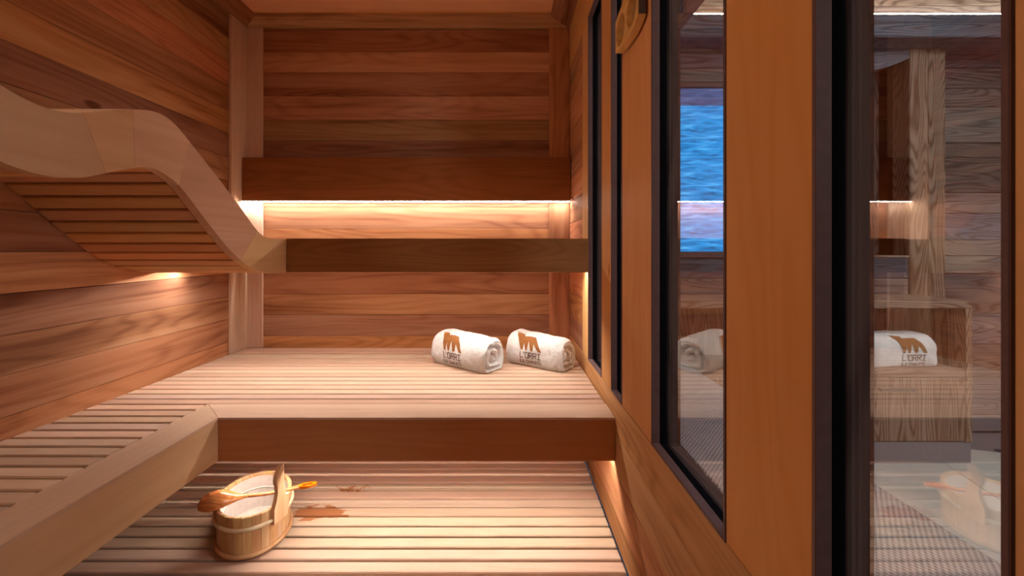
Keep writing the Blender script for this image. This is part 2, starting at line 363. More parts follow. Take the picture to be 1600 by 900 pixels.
for n, (lo, hi) in enumerate(OPEN):
    wn = struct_empty(f'window_{n + 1}' if n < 4 else 'window_6', (XR + .018, (lo + hi) / 2, ZS))
    def ring(name, mat, x0, x1, wd, grow=0.0):
        piece(name, mat, (x0, lo - grow, ZS - grow), (x1, lo + wd, ZT + grow), wn, .001)
        piece(name, mat, (x0, hi - wd, ZS - grow), (x1, hi + grow, ZT + grow), wn, .001)
        piece(name, mat, (x0, lo + wd, ZS - grow), (x1, hi - wd, ZS + wd), wn, .001)
        piece(name, mat, (x0, lo + wd, ZT - wd), (x1, hi - wd, ZT + grow), wn, .001)
    ring('frame', 'bronze', XR - .0015, G0, .006)
    ring('gasket', 'gasket', G0 + .0003, G1, .0035)
    piece('glass', 'glass', (XR + .0305, lo + .001, ZS + .001), (XR + .0345, hi - .001, ZT - .001), wn, 0)

# ------------------------------------------------------------------ lowest tier: slatted deck
PITCH, GAP = 0.0518, 0.0088
dk = thing('slatted_deck', (-.54, 1.0, 0), 'slatted cedar deck at the foot of the benches, damp beside the bucket', 'deck')
y = YB - .004
while y > -.1:
    piece('slat', 'deck', (XL + .004, y - PITCH + GAP, -.022), (XR - .003, y, 0), dk, .003); y -= PITCH
for x in (-1.3, -.55, .2):
    piece('joist', 'cedar_y', (x, -.1, -.05), (x + .04, YB - .01, -.0225), dk, .002)

# ------------------------------------------------------------------ middle tier: L-shaped bench
ZB, YFR, XFR, TW = 0.40, 1.333, -0.934, 0.118
be = thing('slatted_bench', (-.5, 1.8, 0), 'L-shaped slatted cedar bench carrying the two rolled white towels', 'bench')
y = YFR + TW + .004
ys = []
k = 0
while y + PITCH < YB + .02:
    y1 = min(y + PITCH - GAP, YB - .003)
    piece('slat', 'slat_x', (XL + .003, y, ZB - .022), (XR - .003, y1, ZB), be, .0028); y += PITCH
y = YFR + TW + .004 - PITCH
while y > -.45:
    piece('slat', 'slat_x', (XL + .003, y, ZB - .022), (XFR - TW - .006, y + PITCH - GAP, ZB), be, .0028); y -= PITCH
prism('front_trim', 'slat_x', [(XFR + .0016, YFR), (XR - .002, YFR), (XR - .002, YFR + TW), (XFR - TW + .0016, YFR + TW)], 'z', ZB - .006, ZB + .001, be)
prism('side_trim', 'slat_y', [(XFR, -.45), (XFR, YFR), (XFR - TW, YFR + TW), (XFR - TW, -.45)], 'z', ZB - .006, ZB + .001, be)
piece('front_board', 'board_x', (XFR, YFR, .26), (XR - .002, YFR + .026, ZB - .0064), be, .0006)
piece('side_board', 'curve', (XFR - .026, -.45, .26), (XFR - .0003, YFR + .026, ZB - .0064), be, .0006)
led(be, 'led_lower', XFR + .01, XR - .006, YFR + .044, .278, R_(38))
for x in (-1.2, -.3):
    piece('bearer', 'cedar_y', (x, 1.47, .33), (x + .04, YB - .01, ZB - .0225), be, .002)
piece('leg', 'cedar_z', (XL + .004, .5, 0.0005), (XL + .05, .56, ZB - .0225), be, .002)
piece('leg', 'cedar_z', (-.4, 2.2, 0.0005), (-.35, 2.25, .33), be, .002)

# ------------------------------------------------------------------ top tier: straight bench and wave-shaped lounger
YU, ZU0, ZU1 = 1.759, .849, .995
ub = thing('upper_bench', (-.3, 2.0, ZU0), 'straight upper bench across the back wall with a dark front board and light below', 'bench')
piece('front_board', 'shaded_x', (-.9395, YU, ZU0), (XR - .001, YU + .026, ZU1), ub, .0015)
y = YU + .030
while y + .03 < YB:
    piece('slat', 'slat_x', (XL + .003, y, ZU1 - .024), (XR - .003, min(y + PITCH - GAP, YB - .014), ZU1 - .002), ub, .0028); y += PITCH
led(ub, 'led_upper', XL + .004, XR - .006, YU + .046, ZU0 + .018, R_(42))
for x in (-1.42, -.5, .31):
    piece('bearer', 'cedar_y', (x, YU + .05, .90), (x + .04, YB - .014, ZU1 - .0245), ub, .002)

TOP = [(.40, 1.49), (.50, 1.425), (.58, 1.366), (.66, 1.312), (.72, 1.276), (.7625, 1.256), (.80, 1.244), (.8367, 1.2385), (.8656, 1.2405), (.899, 1.248), (.9327, 1.2605), (.9878, 1.2835),
       (1.035, 1.3025), (1.084, 1.3165), (1.110, 1.319), (1.136, 1.316), (1.1727, 1.302), (1.2192, 1.271), (1.31, 1.206), (1.397, 1.142), (1.471, 1.0856), (1.5347, 1.0335),
       (1.575, 1.0075), (1.61, .996), (1.65, .991), (1.70, .989), (1.759, .989), (1.80, .989)]
BOT = [(.40, 1.335), (.50, 1.27), (.58, 1.214), (.66, 1.162), (.72, 1.128), (.7625, 1.1132), (.7926, 1.1055), (.825, 1.101), (.8607, 1.1008), (.899, 1.106), (.927, 1.1137), (.9656, 1.129), (1.0214, 1.1495),
       (1.0573, 1.1615), (1.083, 1.1655), (1.108, 1.164), (1.133, 1.1565), (1.183, 1.132), (1.261, 1.0643), (1.328, 1.005), (1.402, .945), (1.4745, .9005), (1.5426, .8729), (1.617, .857), (1.69, .850), (1.759, .849), (1.80, .849)]
def curve_fn(P):
    def f(x):
        # Catmull-Rom / cubic Hermite through the points
        for i in range(len(P) - 1):
            if x <= P[i + 1][0] or i == len(P) - 2: break
        def sl(j):
            a, b = P[max(j - 1, 0)], P[min(j + 1, len(P) - 1)]; return (b[1] - a[1]) / (b[0] - a[0])
        x0, y0 = P[i]; x1, y1 = P[i + 1]; h = x1 - x0; t = (x - x0) / h
        return (2*t**3 - 3*t**2 + 1) * y0 + (t**3 - 2*t**2 + t) * h * sl(i) + (-2*t**3 + 3*t**2) * y1 + (t**3 - t**2) * h * sl(i + 1)
    return f
top, bot = curve_fn(TOP), curve_fn(BOT)
lg = thing('wave_lounger', (-1.2, 1.1, .9), 'wave-shaped wooden lounger with curved side board along the left wall', 'lounger')
XC0, XC1 = -.968, -.940
JT = [.40, .913, 1.0355, 1.223, 1.555, 1.66, 1.786]
JB = [.40, .9656, 1.041, 1.181, 1.457, 1.66, 1.786]
for j in range(6):
    n = 30 if j == 0 else 14
    a = [(JT[j] + .0003 + (JT[j + 1] - JT[j] - .0006) * i / n) for i in range(n + 1)]
    b_ = [(JB[j] + .0003 + (JB[j + 1] - JB[j] - .0006) * i / n) for i in range(n + 1)]
    v = []
    for x in (XC0, XC1):
        v += [(x, q, top(q)) for q in a] + [(x, q, bot(q)) for q in b_]
    m_ = n + 1; f = []
    for i in range(n):
        f += [(i, i + 1, m_ + i + 1, m_ + i), (2*m_ + i, 2*m_ + i + 1, 3*m_ + i + 1, 3*m_ + i),
              (i, i + 1, 2*m_ + i + 1, 2*m_ + i), (m_ + i, m_ + i + 1, 3*m_ + i + 1, 3*m_ + i)]
    f += [(0, m_, 3*m_, 2*m_), (n, m_ + n, 3*m_ + n, 2*m_ + n)]
    mesh_obj('side_board_segment', 'curve', v, f, lg)
def slats_along(fn, dz0, dz1, y0, y1, mat, xa, xb, lo_off):
    # equal steps along the curve
    pts = []; q = y0; step = .0005; acc = 0; last = (q, fn(q)); pts.append(last)
    while q < y1:
        q += step; p = (q, fn(q)); acc += math.hypot(p[0] - last[0], p[1] - last[1]); last = p
        if acc >= PITCH: pts.append(p); acc = 0
    for a, b in zip(pts, pts[1:]):
        d = Vector((b[0] - a[0], b[1] - a[1])); ln = d.length; ang = math.atan2(d.y, d.x)
        c = Vector(((a[0] + b[0]) / 2, (a[1] + b[1]) / 2)); nrm = Vector((-d.y, d.x)) / ln
        c += nrm * lo_off
        o = link('slat', bar_mesh(xb - xa, PITCH - .0075, .02, mat, .003), lg, ((xa + xb) / 2, c.x, c.y)); o.rotation_euler = (ang, 0, 0)
slats_along(top, 0, 0, .42, 1.745, 'slat_x', XL + .003, XC0 - .001, -.008)
slats_along(bot, 0, 0, .42, 1.745, 'under_x', XL + .003, XC0 - .001, .012)

# ------------------------------------------------------------------ backrest with light below
br = thing('backrest', (-.54, YB - .05, 1.3), 'horizontal backrest board on the back wall with a glowing light line beneath', 'backrest')
piece('board', 'shaded_x', (XL + .017, 2.222, 1.213), (XR - .004, 2.248, 1.446), br, .002)
piece('batten', 'cedar_x', (XL + .10, 2.2485, 1.26), (XR - .115, YB - .0015, 1.42), br, .002)
led(br, 'led_back', XL + .02, XR - .006, 2.238, 1.2085, R_(0), .018)

# ------------------------------------------------------------------ towels
STROKE = {
 'L': [[(0, 1), (0, 0), (.55, 0)]], "'": [[(0.05, 1), (.0, .72)]],
 'O': [[(.12, 0), (0, .14), (0, .86), (.12, 1), (.48, 1), (.6, .86), (.6, .14), (.48, 0), (.12, 0)]],
 'R': [[(0, 0), (0, 1), (.44, 1), (.58, .88), (.58, .62), (.44, .5), (0, .5)], [(.28, .5), (.6, 0)]],
 'I': [[(.05, 1), (.55, 1)], [(.3, 1), (.3, 0)], [(.05, 0), (.55, 0)]],
 'E': [[(.55, 1), (0, 1), (0, 0), (.55, 0)], [(0, .52), (.45, .52)]],
 'C': [[(.58, .85), (.46, 1), (.12, 1), (0, .86), (0, .14), (.12, 0), (.46, 0), (.58, .15)]],
 'H': [[(0, 0), (0, 1)], [(.58, 0), (.58, 1)], [(0, .5), (.58, .5)]],
 'A': [[(0, 0), (.3, 1), (.6, 0)], [(.12, .35), (.48, .35)]],
 'T': [[(0, 1), (.6, 1)], [(.3, 1), (.3, 0)]],
 '(': [[(.3, 1.1), (.1, .8), (.1, .2), (.3, -.1)]], ')': [[(.0, 1.1), (.2, .8), (.2, .2), (.0, -.1)]], ' ': []}
ADV = {"'": .28, '(': .5, ')': .5, ' ': .45}
def strokes(text, x0, y0, w, h, lw, slant=0.0):
    """2D quads of a line of text fitted to the box (x0, y0, w, h)"""
    tot = sum(ADV.get(c, .85) for c in text) - .25
    s = w / tot; quads = []; x = 0
    for c in text:
        for pl in STROKE[c]:
            P = [(x0 + (x + p[0]) * s + slant * p[1] * h, y0 + p[1] * h) for p in pl]
            for a, b in zip(P, P[1:]):
                d = Vector((b[0] - a[0], b[1] - a[1])); ln = d.length
                if ln < 1e-6: continue
                d /= ln; n = Vector((-d.y, d.x)) * lw / 2; e = d * lw * .45
                m = max(1, int(ln / .006))
                for i in range(m):
                    A = Vector(a) + d * (ln * i / m) - (e if i == 0 else Vector((0, 0))); B = Vector(a) + d * (ln * (i + 1) / m) + (e if i == m - 1 else Vector((0, 0)))
                    quads.append([A + n, A - n, B - n, B + n])
        x += ADV.get(c, .85)
    return quads
# read off the cabinet towel: a leaning goat with four pointed legs
GOAT = [(.00, 1.0), (.12, 1.0), (.155, 1.04), (.20, .985), (.42, .94), (.37, .885), (.47, .79), (.49, .855), (.86, .855),
        (1.05, .48), (1.22, .055), (1.10, .055), (.895, .42), (.885, .055), (.80, .055), (.68, .53), (.645, .055), (.575, .055), (.485, .42), (.455, .055), (.385, .055), (.22, .58), (.09, .85), (.06, .955), (.0, .975)]
def goat_poly(x0, y0, w, h, flip):
    q = []
    for px, py in GOAT:
        px = px / 1.22
        if flip: px = 1 - px
        q.append((x0 + px * w, y0 + (py - .055) / .985 * h))
    return q
def grid_fill(poly, nx=70, ny=46):
    """triangulated, finely cut polygon"""
    bm = bmesh.new(); vs = [bm.verts.new((p[0], p[1], 0)) for p in poly]; bm.faces.new(vs)
    bmesh.ops.triangulate(bm, faces=bm.faces[:])
    for _ in range(4):
        ed = [e for e in bm.edges if e.calc_length() > .007]
        if not ed: break
        bmesh.ops.subdivide_edges(bm, edges=ed, cuts=1); bmesh.ops.triangulate(bm, faces=bm.faces[:])
    bm.verts.index_update(); V = [Vector((v.co.x, v.co.y)) for v in bm.verts]; F = [[v.index for v in f.verts] for f in bm.faces]; bm.free()
    return V, F

def make_towel(loc, rz, L_, a, b, seed, label, group, flip, turns=2.3, lg_x=.30, flat=.72, sq=.84, dy=0.0):
    th = thing('rolled_towel', loc, label, 'towel', group)
    sd = Vector((seed * 3.1, seed * 7.7, seed * 1.3))
    rot = Matrix.Rotation(rz, 3, 'Z')
    def section(ph):
        s, c = math.sin(ph), math.cos(ph)
        y_ = -a * math.copysign(abs(s) ** sq, s); z_ = -b * math.copysign(abs(c) ** sq, c)
        if z_ < -b * flat: z_ = -b * flat - (z_ + b * flat) * .0
        return y_, z_
    zmin = -b * flat
    def P(u, ph, off=0.0, r=1.0, ax=0.0):
        e = min(u, L_ - u); k = 1.0
        if e < .03: k = 1 - .14 * (1 - e / .03) ** 2
        y_, z_ = section(ph); k *= 1 + .05 * math.sin(u / L_ * 3.1 + seed)
        q = Vector(((u - L_ / 2) * 1.0 + ax, y_ * k * r, z_ * (k if z_ > 0 else 1) * r))
        d = Vector((0, y_, z_)).normalized()
        n1 = noise.noise(q * 14 + sd) * .006 + noise.noise(q * 45 + sd) * .0022 + noise.noise(q * 120 + sd) * .0008
        if z_ <= zmin + .004: n1 = 0
        q += d * (n1 * r + off)
        q.z -= zmin * 1.0
        return rot @ q + Vector(loc)
    NU, NP = 60, 96
    v, f = [], []
    for i in range(NU + 1):
        # cluster rings at the ends
        t_ = i / NU; u = L_ * (t_ - math.sin(2 * math.pi * t_) * .08)
        for j in range(NP): v.append(P(u, 2 * math.pi * j / NP))
    for i in range(NU):
        for j in range(NP):
            f.append((i * NP + j, i * NP + (j + 1) % NP, (i + 1) * NP + (j + 1) % NP, (i + 1) * NP + j))
    # rolled ends
    NR = 34
    for end in (0, 1):
        base = end * NU * NP; prev = [base + j for j in range(NP)]; sg = 1 if end else -1
        for r_i in range(1, NR + 1):
            r = 1 - r_i / NR
            cur = []
            if r_i == NR: pass
            for j in range(NP):
                ph = 2 * math.pi * j / NP
                x = turns * r + j / NP * (1 if end else -1) + .12 * seed
                ridge = abs(math.sin(math.pi * x)) ** .6
                bl = min(1, (1 - r) / .16)
                ax = bl * (-.030 + .036 * ridge) + .008 * math.sin(min(1, (1 - r) / .12) * math.pi)
                wob = noise.noise(Vector((r * 3 * math.cos(ph), r * 3 * math.sin(ph), seed))) * .012 * bl
                v.append(P(L_ * end, ph, 0, max(r, .002), sg * (ax + wob))); cur.append(len(v) - 1)
            for j in range(NP): f.append((prev[j], prev[(j + 1) % NP], cur[(j + 1) % NP], cur[j]))
            prev = cur
        f.append(tuple(prev))
    mesh_obj('roll', 'terry', v, f, th, loc, smooth=True)
    # printed marks, laid on the curved front
    tab = [(0, 0.0)]; last = section(0.0)
    for i in range(1, 401):
        ph = math.pi * 1.3 * i / 400; p = section(ph); tab.append((ph, tab[-1][1] + math.hypot(p[0] - last[0], p[1] - last[1]))); last = p
    s_front = next(s for ph, s in tab if section(ph)[0] < -a * .80 and ph > .3)
    def to_ph(s):
        for i in range(len(tab) - 1):
            if tab[i + 1][1] >= s: 
                t0, t1 = tab[i], tab[i + 1]; return t0[0] + (t1[0] - t0[0]) * (s - t0[1]) / max(1e-9, t1[1] - t0[1])
        return tab[-1][0]
    def put(name, mat, V, F):
        mesh_obj(name, mat, [P(p.x, to_ph(s_front + p.y + dy), .0014) for p in V], F, th, loc)
    def quads_to(qs):
        V, F = [], []
        for q in qs: F.append([len(V) + i for i in range(4)]); V += q
        return V, F
    W = .108; x0 = lg_x * L_
    put('small_lettering', 'print_dark', *quads_to(strokes('(LE CHALET)', x0 - .004, .019, W * 1.03, .0135, .0026, .0)))
    put('lettering', 'print_dark', *quads_to(strokes("L'ORRI", x0, .043, W, .026, .0036, .0)))
    put('logo', 'print_brown', *grid_fill(goat_poly(x0 - .45 * W, .078, W * 1.5, .088, False)))
    return th
TG = 'rolled white towels'
make_towel((-.180, 1.950, ZB + .001), R_(-39), .325, .086, .086, 1.0, 'rolled white towel with brown goat print, left of the two on the bench', TG, True)
make_towel((.168, 1.955, ZB + .001), R_(-38), .292, .082, .085, 2.0, 'rolled white towel with brown goat print, on the bench next to the glass', TG, True)

# ------------------------------------------------------------------ bucket and ladle
BX, BY, BH, BR = -.838, 1.373, .135, R_(-62)      # centre, height, direction of the long axis
BA, BB = .143, .110
bk = thing('oval_bucket', (BX, BY, 0.0005), 'small oval wooden bucket of honey-coloured staves with two pale hoops', 'bucket')
def oval(t, z, grow=0.0):
    fl = 1 + .10 * (z / BH - 1) * .6
    x, y_ = (BA * fl + grow) * math.cos(t), (BB * fl + grow) * math.sin(t)
    return Vector((BX + x * math.cos(BR) - y_ * math.sin(BR), BY + x * math.sin(BR) + y_ * math.cos(BR), z))
NS = 30
# stave borders by equal arc length
ts = [0.0]; M_ = 3600; arc = [0]; pp = oval(0, BH)
for i in range(1, M_ + 1):
    p = oval(2 * math.pi * i / M_, BH); arc.append(arc[-1] + (p - pp).length); pp = p
tt = []; k = 0
for i in range(NS + 1):
    want = arc[-1] * i / NS
    while k < M_ and arc[k] < want: k += 1
    tt.append(2 * math.pi * k / M_)
def stave(t0, t1, z0, z1, th_=.011):
    v, f = [], []
    n = 3
    for z in (z0, z1 - .002, z1):
        for i in range(n):
            t = t0 + (t1 - t0) * i / (n - 1); v.append(oval(t, z, 0 if z < z1 else -.002))
        for i in range(n):
            t = t0 + (t1 - t0) * i / (n - 1); v.append(oval(t, z, -th_ if z < z1 else -th_ + .002))
    def q(l, i): return l * 2 * n + i
    for l in range(2):
        for i in range(n - 1):
            f += [(q(l, i), q(l, i + 1), q(l + 1, i + 1), q(l + 1, i)), (q(l, n + i), q(l + 1, n + i), q(l + 1, n + i + 1), q(l, n + i + 1))]
        f += [(q(l, 0), q(l + 1, 0), q(l + 1, n), q(l, n)), (q(l, n - 1), q(l, 2*n - 1), q(l + 1, 2*n - 1), q(l + 1, n - 1))]
    for i in range(n - 1):
        f += [(q(0, i), q(0, n + i), q(0, n + i + 1), q(0, i + 1)), (q(2, i), q(2, i + 1), q(2, n + i + 1), q(2, n + i))]
    return v, f
for i in range(NS):
    e = .0035
    mesh_obj('stave', 'stave', *stave(tt[i] + e, tt[i + 1] - e, .004, BH), bk)
def hoop(name, mat, z, rv, rh, grow, tilt=0.0):
    v, f = [], []; n, m = 96, 10
    for i in range(n):
        t = 2 * math.pi * i / n
        for j in range(m):
            a_ = 2 * math.pi * j / m
            v.append(oval(t, z, grow + rh * math.cos(a_)) + Vector((0, 0, rv * math.sin(a_))))
    for i in range(n):
        for j in range(m): f.append((i*m + j, ((i+1) % n)*m + j, ((i+1) % n)*m + (j+1) % m, i*m + (j+1) % m))
    mesh_obj(name, mat, v, f, bk, smooth=True)
hoop('hoop', 'hoop', .098, .0062, .006, .003)
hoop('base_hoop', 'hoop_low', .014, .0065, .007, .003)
# liner: inner skin and floor
v, f = [], []; n = 72
for z, g in ((BH - .012, -.0115), (BH - .010, -.0135), (.05, -.0140), (.018, -.016)):
    for i in range(n): v.append(oval(2 * math.pi * i / n, z, g))
for l in range(3):
    for i in range(n): f.append((l*n + i, l*n + (i+1) % n, (l+1)*n + (i+1) % n, (l+1)*n + i))
f.append(tuple(range(3*n, 4*n)))
mesh_obj('liner', 'liner', v, f, bk)
hoop('liner_rib', 'liner', .085, .003, .003, -.0145)
v = [oval(2 * math.pi * i / n, .004, -.012) for i in range(n)] + [oval(2 * math.pi * i / n, .014, -.0125) for i in range(n)]
f = [tuple(range(n)), tuple(range(n, 2*n))] + [(i, (i+1) % n, n + (i+1) % n, n + i) for i in range(n)]
mesh_obj('bottom', 'stave', v, f, bk)
# the tall grip stave
te = R_(42)
pc = oval(te, BH, -.002); tg = (oval(te + .05, BH) - oval(te - .05, BH)).normalized(); nr = Vector((tg.y, -tg.x, 0))
EAR = [(-.030, -.05), (.028, -.05), (.030, .012), (.018, .016), (.021, .030), (.012, .055), (.011, .078), (.012, .100), (.007, .106), (-.004, .102), (-.019, .082), (-.022, .068), (-.016, .050), (-.015, .034), (-.020, .016), (-.030, -.004)]
def grip():
    v, f = [], []
    n = len(EAR)
    for o_ in (-.004, .0095):
        for x, z in EAR: v.append(pc + tg * x + nr * (o_) + Vector((0, 0, z * 1.17 if z > 0 else z)))
    f = [tuple(range(n)), tuple(range(n, 2*n))] + [(i, (i+1) % n, n + (i+1) % n, n + i) for i in range(n)]
    mesh_obj('grip_stave', 'stave', v, f, bk)
grip()

def make_ladle(p0, p1):
    p0, p1 = Vector(p0), Vector(p1); ax = (p1 - p0); ln = ax.length; ax.normalize()
    ld = thing('ladle', p0 + (p1 - p0) * .3, 'glossy orange-brown wooden ladle lying across the oval bucket', 'ladle')
    side = ax.cross(Vector((0, 0, 1))).normalized(); up = side.cross(ax)
    def loft(name, prof, n=28):
        v, f = [], []
        for s, wd, hu, hd, z in prof:
            c = p0 + ax * s + up * z
            for j in range(n):
                a_ = 2 * math.pi * j / n; q = math.sin(a_)
                v.append(c + side * (wd * math.cos(a_)) + up * (hu * q if q > 0 else hd * q))
        m = len(prof)
        for i in range(m - 1):
            for j in range(n): f.append((i*n + j, i*n + (j+1) % n, (i+1)*n + (j+1) % n, (i+1)*n + j))
        f += [tuple(range(n)), tuple(range((m-1)*n, m*n))]
        mesh_obj(name, 'ladle', v, f, ld, smooth=True)
    bowl = []
    Lb = .135
    for i in range(25):
        t = i / 24; s = t * Lb
        # teardrop: round nose, long taper into the handle
        r = math.sqrt(max(0, 1 - ((t - .36) / .36) ** 2)) if t < .36 else .20 + .80 * (0.5 + 0.5 * math.cos(min(1, (t - .36) / .64) * math.pi)) 
        r = max(r, .02)
        bowl.append((s, .042 * r if t < .36 else max(.0068, .042 * r), max(.005, .034 * r), max(.004, .010 * r), .0 + .006 * t))
    loft('bowl', bowl)
    hs_ = .131
    hd_ = [(hs_ + (ln - .05 - hs_) * i / 12, .0066 + .0022 * i / 12, .005, .0045, .006 - .004 * math.sin(i / 12 * math.pi)) for i in range(13)]
    loft('handle', hd_, 16)
    # flat tip with a hanging hole
    v, f = [], []; n = 40; c = p0 + ax * (ln - .026) + up * .006
    for z, (ra, rb) in ((.0042, (.030, .0125)), (.0042, (.018, .0062)), (-.0042, (.018, .0062)), (-.0042, (.030, .0125))):
        for j in range(n):
            a_ = 2 * math.pi * j / n; v.append(c + ax * (ra * math.cos(a_)) + side * (rb * math.sin(a_)) + up * z)
    for l in range(4):
        for j in range(n): f.append((l*n + j, l*n + (j+1) % n, ((l+1) % 4)*n + (j+1) % n, ((l+1) % 4)*n + j))
    mesh_obj('handle_tip', 'ladle', v, f, ld)
make_ladle((-.952, 1.268, .152), (-.640, 1.385, .150))

# ------------------------------------------------------------------ gauge plaque on the post between the panes
gp = thing('gauge_plaque', (XR, 1.13, 1.585), 'wooden sauna gauge plaque with two round bores, high on a post between the panes', 'gauge')
XP = XR - .026
Y0, Y1, Z0, Z1 = 1.028, 1.239, 1.536, 1.645
out = [(Y0, Z0 + .002), (1.056, 1.528), (1.097, 1.5225), (1.165, 1.5275), (1.215, 1.535), (Y1, 1.5415), (Y1, Z1 - .012), (1.20, Z1 - .002), (1.14, Z1 + .006), (1.08, Z1 + .002), (Y0, Z1 - .008)]
HOLES = [(1.1845, 1.583, .043), (1.083, 1.583, .043)]
def plaque():
    bm = bmesh.new(); n = 40
    # front and back faces as a filled outline with two holes
    for x in (XP, XR - .006):
        ev = []
        vs = [bm.verts.new((x, *p)) for p in out]; ev += [bm.edges.new((vs[i], vs[(i+1) % len(vs)])) for i in range(len(vs))]
        for cy, cz, r in HOLES:
            hv = [bm.verts.new((x, cy + r * math.cos(2*math.pi*i/n), cz + r * math.sin(2*math.pi*i/n))) for i in range(n)]
            ev += [bm.edges.new((hv[i], hv[(i+1) % n])) for i in range(n)]
        bmesh.ops.triangle_fill(bm, edges=ev, use_beauty=True)
    bm.verts.ensure_lookup_table()
    tot = len(out) + 2 * n
    def wall(o, m):
        for i in range(m):
            j = (i+1) % m
            bm.faces.new((bm.verts[o+i], bm.verts[o+j], bm.verts[tot+o+j], bm.verts[tot+o+i]))
    wall(0, len(out)); wall(len(out), n); wall(len(out) + n, n)
    bm.verts.index_update()
    V = [v.co.copy() for v in bm.verts]; F = [[v.index for v in f.verts] for f in bm.faces]; bm.free()
    mesh_obj('board', 'stave_y', V, F, gp)
MAT['stave_y'] = wood('stave_y', 'y', (0.74, 0.45, 0.2), (0.66, 0.37, 0.14), (0.46, 0.22, 0.08), var=(1, 1), knots=0.0, rough=0.4)
plaque()
piece('mount', 'gasket', (XR - .0058, 1.05, 1.55), (XR - .0002, 1.22, 1.62), gp, 0)
piece('end_plate', 'end_plate', (XP + .001, Y0 - .003, 1.541), (XR - .007, Y0 - .0003, Z1 - .010), gp, 0)
for cy, cz, r in HOLES:
    v = [(XR - .0075, cy + (r - .001) * math.cos(2*math.pi*i/32), cz + (r - .001) * math.sin(2*math.pi*i/32)) for i in range(32)] + \
        [(XR - .0060, cy + (r - .001) * math.cos(2*math.pi*i/32), cz + (r - .001) * math.sin(2*math.pi*i/32)) for i in range(32)]
    d = mesh_obj('dial', 'dial', v, [tuple(range(32)), tuple(range(32, 64))] + [(i, (i+1) % 32, 32 + (i+1) % 32, 32 + i) for i in range(32)], gp)
    piece('pointer', 'dial_mark', (XR - .0085, cy - .002, cz - .004), (XR - .0076, cy + .002, cz + .016), d, 0)

# ------------------------------------------------------------------ the room outside the glass
YW = 2.148
fl = struct(piece('floor', 'plinth', (XO - .0, -1.6, -.06), (3.6, 2.6, -.012), ch=0))
ca, sa = math.cos(R_(-16)), math.sin(R_(-16))
px_, py_ = 1.948, 1.81                                                      # a joint passes through here
for i in range(-3, 4):
    for j in range(-6, 4):
        u0, u1, v0, v1 = i * .62 + .0015, (i + 1) * .62 - .0015, j * .9 + .0015 + .2, (j + 1) * .9 - .0015 + .2
        P4 = [(px_ + u * ca - v_ * sa * -1 * -1, py_ + u * sa + v_ * ca) for u, v_ in ((u0, v0), (u1, v0), (u1, v1), (u0, v1))]
        # clip roughly to the room
        cx = sum(p[0] for p in P4) / 4; cy = sum(p[1] for p in P4) / 4
        if cx < .5 or cx > 3.4 or cy < -1.3 or cy > 2.1: continue
        P4 = [(min(max(p[0], XO + .002), 3.55), min(max(p[1], -1.55), YW - .0)) for p in P4]
        prism('tile', 'stone', P4, 'z', -.0118, 0, fl)
wo = struct_empty('wall_far', (1.6, YW, 0))
piece('backing', 'backing', (XO, YW + .16, -.05), (3.6, YW + .2, 2.5), wo, 0)
RR = [.081, .26, .45, .61, .82, .913, .997, 1.138, 1.245, 1.43, 1.507, 1.695, 1.792, 1.90, 2.00, 2.12, 2.26, 2.40]
for a, b in zip(RR, RR[1:]):                                                # right of the column
    piece('plank', 'old_x', (2.15, YW + rnd.uniform(0, .006), a + .001), (3.6, YW + .03, b - .001), wo, .003)
RW = [0, .2, .36, .54, .71, .80, .905]
for a, b in zip(RW, RW[1:]):                                                # below the window and alcove
    piece('plank', 'old_x', (XO + .001, YW - .066 + rnd.uniform(0, .005), a + .001), (2.056, YW - .03, b - .001), wo, .003)
for a, b in zip((1.80, 1.87, 1.955, 2.02, 2.082, 2.19, 2.30), (1.87, 1.955, 2.02, 2.082, 2.19, 2.30, 2.41)):
    piece('plank', 'old_x', (XO + .001, YW - .066 + rnd.uniform(0, .005), a + .001), (1.40, YW - .03, b - .001), wo, .003)
for x0, x1 in ((XO + .001, .66), (1.28, 1.40)):
    for a, b in zip((.905, 1.1, 1.25, 1.42, 1.6), (1.1, 1.25, 1.42, 1.6, 1.80)):
        piece('plank', 'old_x', (x0, YW - .066 + rnd.uniform(0, .005), a + .001), (x1, YW - .03, b - .001), wo, .003)
piece('alcove_ledge', 'oak_x', (1.40, YW - .066, .905), (2.056, YW + .10, .917), wo, .002)
x = 1.40
for wd in (.12, .15, .11, .14, .136):
    piece('alcove_plank', 'oak_z', (x + .001, YW + .10 + rnd.uniform(0, .004), .917), (x + wd - .001, YW + .13, 2.3), wo, .003); x += wd
for a, b in zip((2.082, 2.19, 2.30), (2.19, 2.30, 2.41)):
    piece('plank', 'old_x', (1.401, YW - .066 + rnd.uniform(0, .004), a + .001), (3.599, YW - .03, b - .001), wo, .003)
# arched lintel over the alcove
arch = [(1.40, 2.0), (2.056, 2.0)] + [(1.40 + .656 * (1 - i / 20), 1.845 + .075 * (abs(2 * (1 - i / 20) - 1)) ** 2) for i in range(21)]
prism('lintel', 'old_x', [(p[0], p[1]) for p in arch], 'y', YW - .066, YW - .02, wo)
piece('column', 'oak_z', (2.057, YW - .068, 0), (2.15, YW + .03, 1.97), wo, .004)
piece('column', 'oak_z', (2.151, YW - .066, 0), (2.241, YW + .03, 1.97), wo, .004)
bmo = piece('beam', 'old_x', (XO + .001, 1.967, 1.97), (3.6, YW - .0, 2.08), wo, .006)
piece('light_strip', 'led_beam', (XO + .01, 1.985, 2.081), (3.55, 2.00, 2.092), bmo, 0)
piece('baseboard_far', 'plinth', (2.242, YW - .015, 0), (3.6, YW - .0005, .080), None, .002)['kind'] = 'structure'
struct(piece('wall_end', 'old_y', (3.6, -1.6, -.05), (3.64, 2.35, 2.5), ch=0))
struct(piece('wall_outer', 'old_x', (XO, -1.64, -.05), (3.64, -1.6, 2.5), ch=0))
